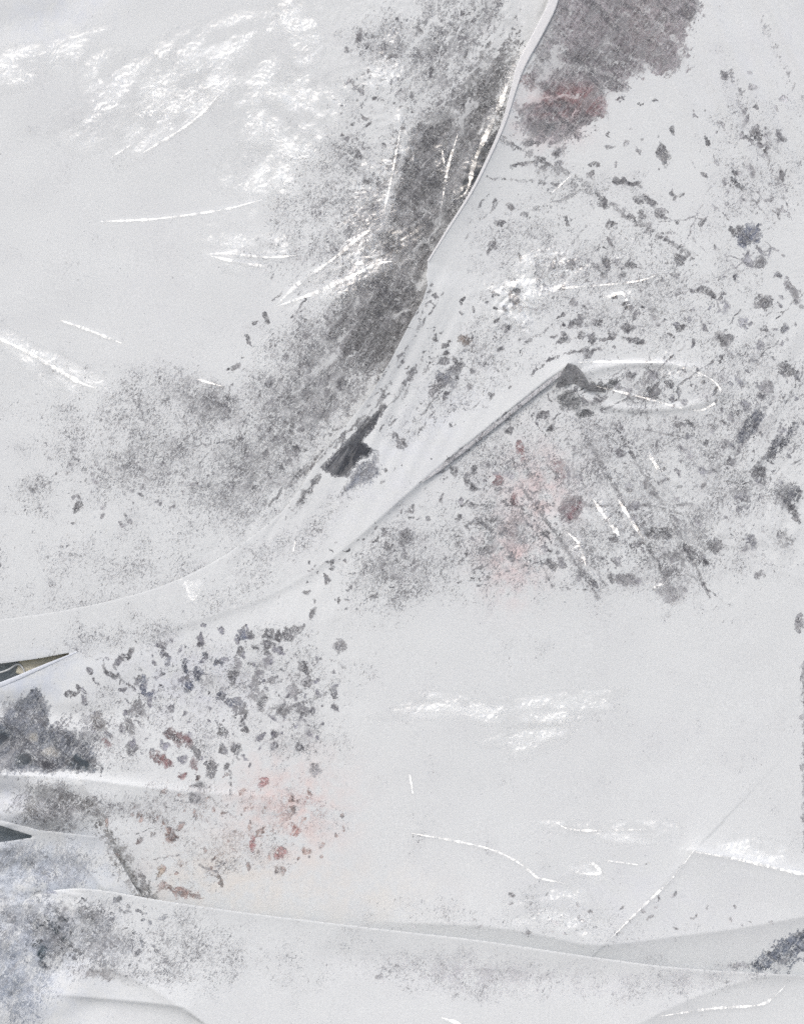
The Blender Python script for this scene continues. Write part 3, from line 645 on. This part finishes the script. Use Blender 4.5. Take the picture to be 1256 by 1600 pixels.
# ------------------------------------------------------------------ mesh makers
def link(name, me, mat, parent=None):
    me.materials.append(mat)
    o = bpy.data.objects.new(name, me)
    scene.collection.objects.link(o)
    o.parent = parent
    return o

def grid_mesh(name, outline, hfun, step, edge_roll=3.0):
    P = np.array(outline)
    xs = np.arange(P[:, 0].min() - step, P[:, 0].max() + 2 * step, step)
    ys = np.arange(P[:, 1].min() - step, P[:, 1].max() + 2 * step, step)
    X, Y = np.meshgrid(xs, ys)
    sh = X.shape
    x, y = X.ravel(), Y.ravel()
    ins = inside(x, y, outline)
    d, _, _, cx, cy = poly_dist(x, y, outline, True)
    nx, ny = sh[1], sh[0]
    idx = np.arange(nx * ny).reshape(sh)
    q = np.stack([idx[1:, :-1].ravel(), idx[1:, 1:].ravel(), idx[:-1, 1:].ravel(), idx[:-1, :-1].ravel()], 1)
    near = ins | (d < step * 0.45)
    keep = near[q].sum(1) >= 3
    # outside corners of kept faces, and inside points hugging the edge, move onto the outline
    used = np.zeros(x.size, bool); used[q[keep]] = True
    snap = used & ((~ins) | (d < step * 0.45))
    x = np.where(snap, cx, x); y = np.where(snap, cy, y)
    d = np.where(snap, 0, d)
    new = np.full(x.size, -1); new[used] = np.arange(used.sum())
    q = new[q[keep]]; x, y, d = x[used], y[used], d[used]
    h = hfun(x, y)
    if edge_roll: h = h - edge_roll * (1 - np.sqrt(np.clip(1 - (1 - np.clip(d / (edge_roll * 1.6), 0, 1)) ** 2, 0, 1)))
    me = bpy.data.meshes.new(name)
    me.vertices.add(len(x)); me.vertices.foreach_set('co', to_world(x, y, h).astype(np.float32).ravel())
    me.loops.add(q.size); me.loops.foreach_set('vertex_index', q.astype(np.int32).ravel())
    me.polygons.add(len(q)); me.polygons.foreach_set('loop_start', np.arange(0, q.size, 4, dtype=np.int32)); me.polygons.foreach_set('loop_total', np.full(len(q), 4, np.int32))
    me.polygons.foreach_set('use_smooth', np.ones(len(q), bool))
    me.update(); me.validate()
    return me, x, y

def set_wear(me, x, y, which, creases):
    pot, fin, tint, paint, haz = wear(x, y, which)
    gl = np.zeros(x.size)
    for pts, w, a in creases:
        P = np.array(pts)
        m = (x > P[:, 0].min() - 30) & (x < P[:, 0].max() + 30) & (y > P[:, 1].min() - 30) & (y < P[:, 1].max() + 30)
        if m.any():
            d = poly_dist(x[m], y[m], pts)[0]
            gl[m] = np.maximum(gl[m], np.clip(1.6 - d / w, 0, 1))
    for nm, a in (('pot', pot), ('fin', fin), ('gloss', gl), ('haz', haz)):
        me.attributes.new(nm, 'FLOAT', 'POINT').data.foreach_set('value', a.astype(np.float32))
    for nm, c in (('tint', tint), ('paint', paint)):
        c4 = np.concatenate([np.clip(c, 0.01, 0.9), np.ones((len(c), 1))], 1).astype(np.float32)
        me.attributes.new(nm, 'FLOAT_COLOR', 'POINT').data.foreach_set('color', c4.ravel())

def plain_wear(me, n, pot, paint, tint=GREY, fin=-1.0):
    for nm, a in (('pot', pot), ('fin', fin), ('gloss', 0.15), ('haz', pot)):
        me.attributes.new(nm, 'FLOAT', 'POINT').data.foreach_set('value', np.full(n, a, np.float32))
    for nm, c in (('tint', tint), ('paint', paint)):
        me.attributes.new(nm, 'FLOAT_COLOR', 'POINT').data.foreach_set('color', np.tile(np.array((*c, 1.0), np.float32), n))

def strip_mesh(name, pts, widths, hfun, lift, shift=0.0, around=9):
    """a rolled edge: a flattened half tube that follows the sheet along a line"""
    p = np.array(smooth_line(pts, 6)); n = len(p)
    w = np.interp(np.linspace(0, 1, n), np.linspace(0, 1, len(widths)), widths)
    tg = np.gradient(p, axis=0); tg /= np.hypot(*tg.T)[:, None] + 1e-9
    nr = np.stack([-tg[:, 1], tg[:, 0]], 1)
    hc = hfun(p[:, 0], p[:, 1])
    V = []
    for j in range(around):
        a = math.pi * j / (around - 1)
        off = -math.cos(a)
        q = p + nr * (w * (off * 0.5 + shift))[:, None]
        V.append(to_world(q[:, 0], q[:, 1], hc + lift * math.sin(a) * np.clip(w / w.max(), 0.25, 1) - (0.6 if j in (0, around - 1) else 0)))
    V = np.stack(V, 1).reshape(-1, 3)
    F = [(i * around + j, i * around + j + 1, (i + 1) * around + j + 1, (i + 1) * around + j) for i in range(n - 1) for j in range(around - 1)]
    me = bpy.data.meshes.new(name); me.from_pydata(V.tolist(), [], F); me.update()
    # faces must look at the viewer
    if sum(f.normal.y for f in me.polygons) > 0: me.flip_normals()
    me.polygons.foreach_set('use_smooth', np.ones(len(F), bool))
    return me, len(V)

def tag(o, label, cat, group=None, kind=None):
    o['label'] = label; o['category'] = cat
    if group: o['group'] = group
    if kind: o['kind'] = kind

def box_mesh(name, corners, h0, h1, bev=0.004):
    """a slab with the given picture-plane outline between two depths"""
    import bmesh
    bm = bmesh.new()
    P = np.array(corners, float)
    a = [bm.verts.new(c) for c in to_world(P[:, 0], P[:, 1], np.full(len(P), float(h1)))]
    f = bm.faces.new(a)
    r = bmesh.ops.extrude_face_region(bm, geom=[f])
    for v in r['geom']:
        if isinstance(v, bmesh.types.BMVert): v.co.y += (h1 - h0) / 1000.0
    bmesh.ops.recalc_face_normals(bm, faces=bm.faces)
    if bev: bmesh.ops.bevel(bm, geom=list(bm.edges), offset=bev, segments=2, affect='EDGES', profile=0.6)
    me = bpy.data.meshes.new(name); bm.to_mesh(me); bm.free()
    return me

M_rear, M_front, M_flap, M_bottom = (sheet_material('painted_film_' + k, i) for i, k in enumerate(('rear', 'front', 'flap', 'bottom')))
M_clear = clear_material('clear_film', 0.125, 0.34)
M_glint = clear_material('crease_glint', 0.14, 0.34)

# ------------------------------------------------------------------ the ground below, out of the picture
gm = bpy.data.meshes.new('ground'); gm.from_pydata([(-40, -40, 0), (40, -40, 0), (40, 40, 0), (-40, 40, 0)], [], [(0, 1, 2, 3)])
ground = link('ground', gm, plain_material('pale_gravel', (.30, .295, .28), (.46, .455, .44), 14, 0.9))
ground['kind'] = 'structure'; ground['label'] = 'pale ground below the hanging sheets'; ground['category'] = 'ground'

# ------------------------------------------------------------------ what stands behind the sheets
board = link('backing_board', box_mesh('backing_board', [(-180, -200), (1440, -200), (1440, 1800), (-180, 1800)], -70, -34, 0.003), plain_material('dark_board', (.26, .30, .32), (.52, .56, .58), 26, 0.75, (1, 1, 3)))
tag(board, 'dark weathered board behind the sheets, glimpsed in the slits by the picture edge', 'board')
batten = link('timber_batten', box_mesh('timber_batten', [(24, 1052), (38, 1056), (190, 1024), (182, 984), (36, 1014)], -33, -13, 0.003), plain_material('khaki_timber', (.50, .47, .36), (.66, .63, .52), 60, 0.7, (1, 1, 5)))
tag(batten, 'khaki timber batten showing in the narrow slit below the rear sheet', 'batten')
cable_me, cn = strip_mesh('cable', [(-20, 1056), (10, 1048), (28, 1038), (36, 1044), (40, 1054)], [3, 3, 3], lambda a, b: np.full(a.shape, -11.0), 1.4)
cable = link('cable', cable_me, plain_material('pale_cord', (.5, .52, .52), (.66, .67, .66), 200))
tag(cable, 'thin pale cord crossing the dark slit beside the khaki batten', 'cord')

# ------------------------------------------------------------------ the sheets
STEP = 2.0
me, x, y = grid_mesh('rear_sheet', REAR, h_rear, STEP)
set_wear(me, x, y, 'rear', REAR_CREASES)
rear = link('plastic_sheet', me, M_rear)
tag(rear, 'rear frosted white plastic sheet, scuffed grey along its overlap, smooth and shiny at upper left', 'plastic sheet', 'layered plastic sheets')

me, x, y = grid_mesh('front_sheet', FRONT, h_front, STEP, 0.4)
set_wear(me, x, y, 'front', FRONT_CREASES)
front = link('plastic_sheet', me, M_front)
tag(front, 'largest white-painted plastic sheet with dark flecks, rosy stains and a long diagonal fold', 'plastic sheet', 'layered plastic sheets')

me, x, y = grid_mesh('flap_sheet', FLAP, h_flap, 2.0, 0.7)
set_wear(me, x, y, 'flap', [])
flap = link('plastic_flap', me, M_flap)
tag(flap, 'small bluish white plastic flap with a slanting cut end and dark slit', 'plastic flap', 'layered plastic sheets')

me, x, y = grid_mesh('bottom_sheet', BOTTOM, h_bottom, STEP, 0.7)
set_wear(me, x, y, 'bottom', BOTTOM_CREASES)
bottom = link('plastic_sheet', me, M_bottom)
tag(bottom, 'lowest white plastic sheet along the bottom with a dark teal blotch', 'plastic sheet', 'layered plastic sheets')

# ------------------------------------------------------------------ rolled edges and the puckered tip
WHITE = (.76, .765, .77)
def edge(parent, mat, pts, widths, hf, lift, shift, pot=-1.3, paint=WHITE, fin=-1.0):
    me, n = strip_mesh('folded_edge', pts, widths, hf, lift, shift)
    plain_wear(me, n, pot, paint, fin=fin)
    return link('folded_edge', me, mat, parent)
edge(front, M_front, [(880, -130), (866, -40), (860, 4), (838, 50), (812, 100), (800, 140), (786, 190), (762, 246), (735, 300), (700, 356), (668, 408)], [18, 16, 15, 15, 13, 9, 6, 5, 4, 3.5, 3], h_front, 0.25, -0.2)
edge(front, M_front, [(886, 577), (850, 601), (770, 665), (690, 728), (660, 752)], [7, 9, 9, 9, 3], h_front, 1.0, -0.1, -0.75, (.66, .665, .68), -0.1)
edge(front, M_front, [(120, 1018.5), (60, 1043), (0, 1068), (-100, 1103)], [2, 6, 8, 9], h_front, 1.2, -0.3, -1.3, (.66, .70, .76))

def pucker():
    A = [(868, 603), (874, 590), (882, 574), (887, 567), (900, 571), (910, 582), (920, 598), (946, 610)]
    B = [(868, 606), (880, 604), (888, 600), (894, 599), (901, 601), (909, 605), (920, 611), (946, 614)]
    V, n, rows = [], len(A), 7
    for j in range(rows):
        t = j / (rows - 1)
        for (ax, ay), (bx, by) in zip(A, B):
            X_, Y_ = ax + (bx - ax) * t, ay + (by - ay) * t
            hh = float(h_front(np.array([ax * 0.5 + bx * 0.5]), np.array([ay * 0.5 + by * 0.5]))[0])
            V.append(to_world(np.array(X_), np.array(Y_), np.array(hh + 5 - 4 * t + 2.5 * math.sin(ax * 0.5))))
    F = [(j * n + i, (j + 1) * n + i, (j + 1) * n + i + 1, j * n + i + 1) for j in range(rows - 1) for i in range(n - 1)]
    me = bpy.data.meshes.new('pucker'); me.from_pydata([tuple(v) for v in V], [], F); me.update()
    if sum(f.normal.y for f in me.polygons) > 0: me.flip_normals()
    me.polygons.foreach_set('use_smooth', np.ones(len(F), bool))
    plain_wear(me, len(V), 0.9, (.5, .5, .52), (.16, .165, .17), 0.2)
    o = link('pucker', me, M_front, front)
    o['label'] = 'dark puckered tip where the long fold gathers'
pucker()

# ------------------------------------------------------------------ crumpled clear film lying on the sheets, shaped to carry their highlights
def blob(cx, cy, a, b, ang, seed, n=40):
    o = []
    for i in range(n):
        t = 2 * math.pi * i / n
        r = 1 + 0.22 * math.sin(3 * t + seed) + 0.12 * math.sin(5 * t + seed * 2.3)
        u, v = a * r * math.cos(t), b * r * math.sin(t)
        c, s = math.cos(math.radians(ang)), math.sin(math.radians(ang))
        o.append((cx + u * c - v * s, cy + u * s + v * c))
    return o
def crinkle(x, y, lam, amp, ang, aniso, seed):
    # long overlapping pleats of film, their slope set to catch the sun as sheen
    a = ang if -45 <= ang <= -10 or 15 <= ang <= 35 else -18
    u, v = rot(x, y, a)
    u = u / 3.0
    lam = lam * np.clip(1.1 + 0.6 * fbm(x, y, 90, seed + 6, 2), 0.6, 1.7)
    p = v / lam + 2.0 * fbm(u, v, 40, seed + 3, 4, 0.55) + 0.9 * fbm(x, y, 34, seed + 4, 3)
    k = np.clip(0.75 + 0.8 * fbm(u, v, 24, seed + 5, 3), 0.05, 1.4)
    saw = p - np.floor(p)
    saw = np.where(saw > 0.88, (1 - saw) / 0.12 * 0.88, saw)
    return lam * 0.46 * k * saw + 0.12 * amp * crumple(x, y, 11, ang, 2.0, seed, 3)
def clear(parent, hf, cx, cy, a, b, ang, amp, scale, aniso, seed):
    a, b = a * 1.3, b * 1.4
    out = blob(cx, cy, a, b, ang, seed)
    def hh(x, y):
        d = poly_dist(x, y, out, True)[0]
        m = sstep(0, min(a, b) * 0.45, d)
        return hf(x, y) + 1.2 + m * crinkle(x, y, scale, amp, ang, aniso, seed)
    me, x, y = grid_mesh('clear_film', out, hh, 2.2, 0)
    d = poly_dist(x, y, out, True)[0]
    g = sstep(0, min(a, b) * 0.55, d) * np.clip(0.5 + 1.5 * fbm(rot(x, y, ang)[0] / 2.5, rot(x, y, ang)[1], 26, seed + 8, 4, 0.65), 0, 1)
    me.attributes.new('gloss', 'FLOAT', 'POINT').data.foreach_set('value', g.astype(np.float32))
    return link('clear_film', me, M_clear, parent)
for a in [(190, 150, 95, 48, -28, 9, 17, 1.5, 201), (330, 90, 110, 45, -35, 8, 16, 1.8, 202), (470, 70, 24, 60, -10, 8, 15, 1.2, 203), (50, 95, 90, 26, -15, 7, 16, 1.8, 204), (470, 200, 60, 80, 20, 7, 18, 1.3, 205),
          (590, 300, 34, 66, 20, 13, 15, 1.2, 206), (580, 390, 84, 50, -30, 13, 16, 1.2, 207), (600, 350, 50, 34, -30, 13, 12, 1.2, 219), (575, 420, 60, 26, -25, 13, 11, 1.2, 220), (690, 245, 12, 30, 5, 10, 12, 1.5, 212), (755, 225, 14, 110, 22, 9, 12, 1.2, 213), (600, 100, 26, 46, 20, 8, 14, 1.3, 208), (410, 270, 60, 40, -35, 7, 16, 1.6, 209), (385, 385, 60, 26, 5, 7, 14, 2.2, 210), (70, 565, 100, 20, 29, 8, 12, 2.0, 211), (250, 190, 70, 30, -30, 8, 15, 1.5, 214), (390, 150, 60, 50, -40, 8, 15, 1.5, 215), (620, 250, 26, 60, 20, 9, 13, 1.3, 216), (300, 918, 16, 18, 0, 8, 10, 1.2, 217), (530, 440, 60, 24, -30, 9, 13, 1.4, 218)]:
    clear(rear, h_rear, *a)
for a in [(947, 810, 36, 8, 57, 9, 13, 2.0, 221), (986, 813, 36, 8, 57, 9, 13, 2.0, 235), (905, 860, 40, 10, 65, 8, 13, 1.8, 222), (1030, 912, 16, 7, -15, 8, 10, 1.5, 236), (835, 1152, 60, 20, -12, 8, 15, 1.6, 223), (800, 1108, 150, 18, -3, 6, 15, 1.8, 224), (850, 1140, 40, 16, -18, 8, 12, 1.6, 237), (870, 1425, 60, 34, 0, 7, 15, 1.4, 225), (805, 465, 36, 46, 20, 9, 15, 1.3, 226),
          (970, 470, 34, 18, -10, 8, 13, 1.4, 227), (1022, 730, 32, 9, 57, 8, 12, 2.0, 228), (1060, 575, 40, 16, 20, 7, 12, 1.8, 229), (960, 1297, 90, 14, 2, 7, 12, 2.0, 230), (920, 1358, 24, 14, 0, 8, 11, 1.2, 231), (1180, 1330, 60, 16, 10, 7, 11, 1.6, 232), (700, 1100, 60, 14, 6, 7, 11, 1.6, 233), (880, 420, 90, 30, -20, 6, 14, 2.0, 234)]:
    clear(front, h_front, *a)

# glints along the creases: chains of small added facets tilted to catch the sun
def shine(parent, hf, pts, w, seed):
    r = np.random.default_rng(seed)
    p = np.array(smooth_line(pts, 8)); seg = np.hypot(*(p[1:] - p[:-1]).T); acc = np.concatenate([[0], np.cumsum(seg)])
    n = max(4, int(acc[-1] / 3.0)); q = np.linspace(0, acc[-1], n + 1)
    P = np.stack([np.interp(q, acc, p[:, 0]), np.interp(q, acc, p[:, 1])], 1)
    V, F = [], []
    hs = hf(P[:, 0], P[:, 1])
    wob = 0.75 + 0.5 * fbm(P[:, 0], P[:, 1], 22, seed, 3) + 0.15 * r.normal(size=n + 1)
    for i in range(n):
        a, b = P[i], P[i + 1]; t = (b - a) / (np.hypot(*(b - a)) + 1e-9); nr = np.array((-t[1], t[0]))
        e = min(i + 0.6, n - i - 0.4) / n
        half = [max(0.25, w * 0.5 * min(1, 5 * min(k + 0.3, n - k + 0.3) / n) * max(0.15, wob[k])) for k in (i, i + 1)]
        gx, gy = 0.16 + 0.07 * r.normal(), 0.46 + 0.09 * r.normal()
        c = (a + b) / 2; k0 = len(V)
        for (pt, h_, sg) in ((a, half[0], -1), (b, half[1], -1), (b, half[1], 1), (a, half[0], 1)):
            z = pt + nr * sg * h_
            V.append(to_world(z[0], z[1], hs[i] + 1.6 + gx * (z[0] - c[0]) + gy * (z[1] - c[1])).tolist())
        F.append((k0, k0 + 1, k0 + 2, k0 + 3))
    me = bpy.data.meshes.new('crease'); me.from_pydata(V, [], F); me.update()
    if sum(f.normal.y for f in me.polygons) > 0: me.flip_normals()
    me.attributes.new('gloss', 'FLOAT', 'POINT').data.foreach_set('value', np.repeat(np.clip(0.55 + 1.0 * fbm(P[:-1, 0], P[:-1, 1], 30, seed + 9, 3) + 0.2 * r.normal(size=n), 0.05, 1), 4).astype(np.float32))
    link('crease', me, M_glint, parent)  # added highlight facets hovering over the crease, not part of the sheet's fold
k = 400
for lst, parent, hf in ((REAR_CREASES, rear, h_rear), (FRONT_CREASES, front, h_front), (BOTTOM_CREASES, bottom, h_bottom)):
    for pts, w, a in lst:
        k += 1
        shine(parent, hf, pts, w * 0.68, k)
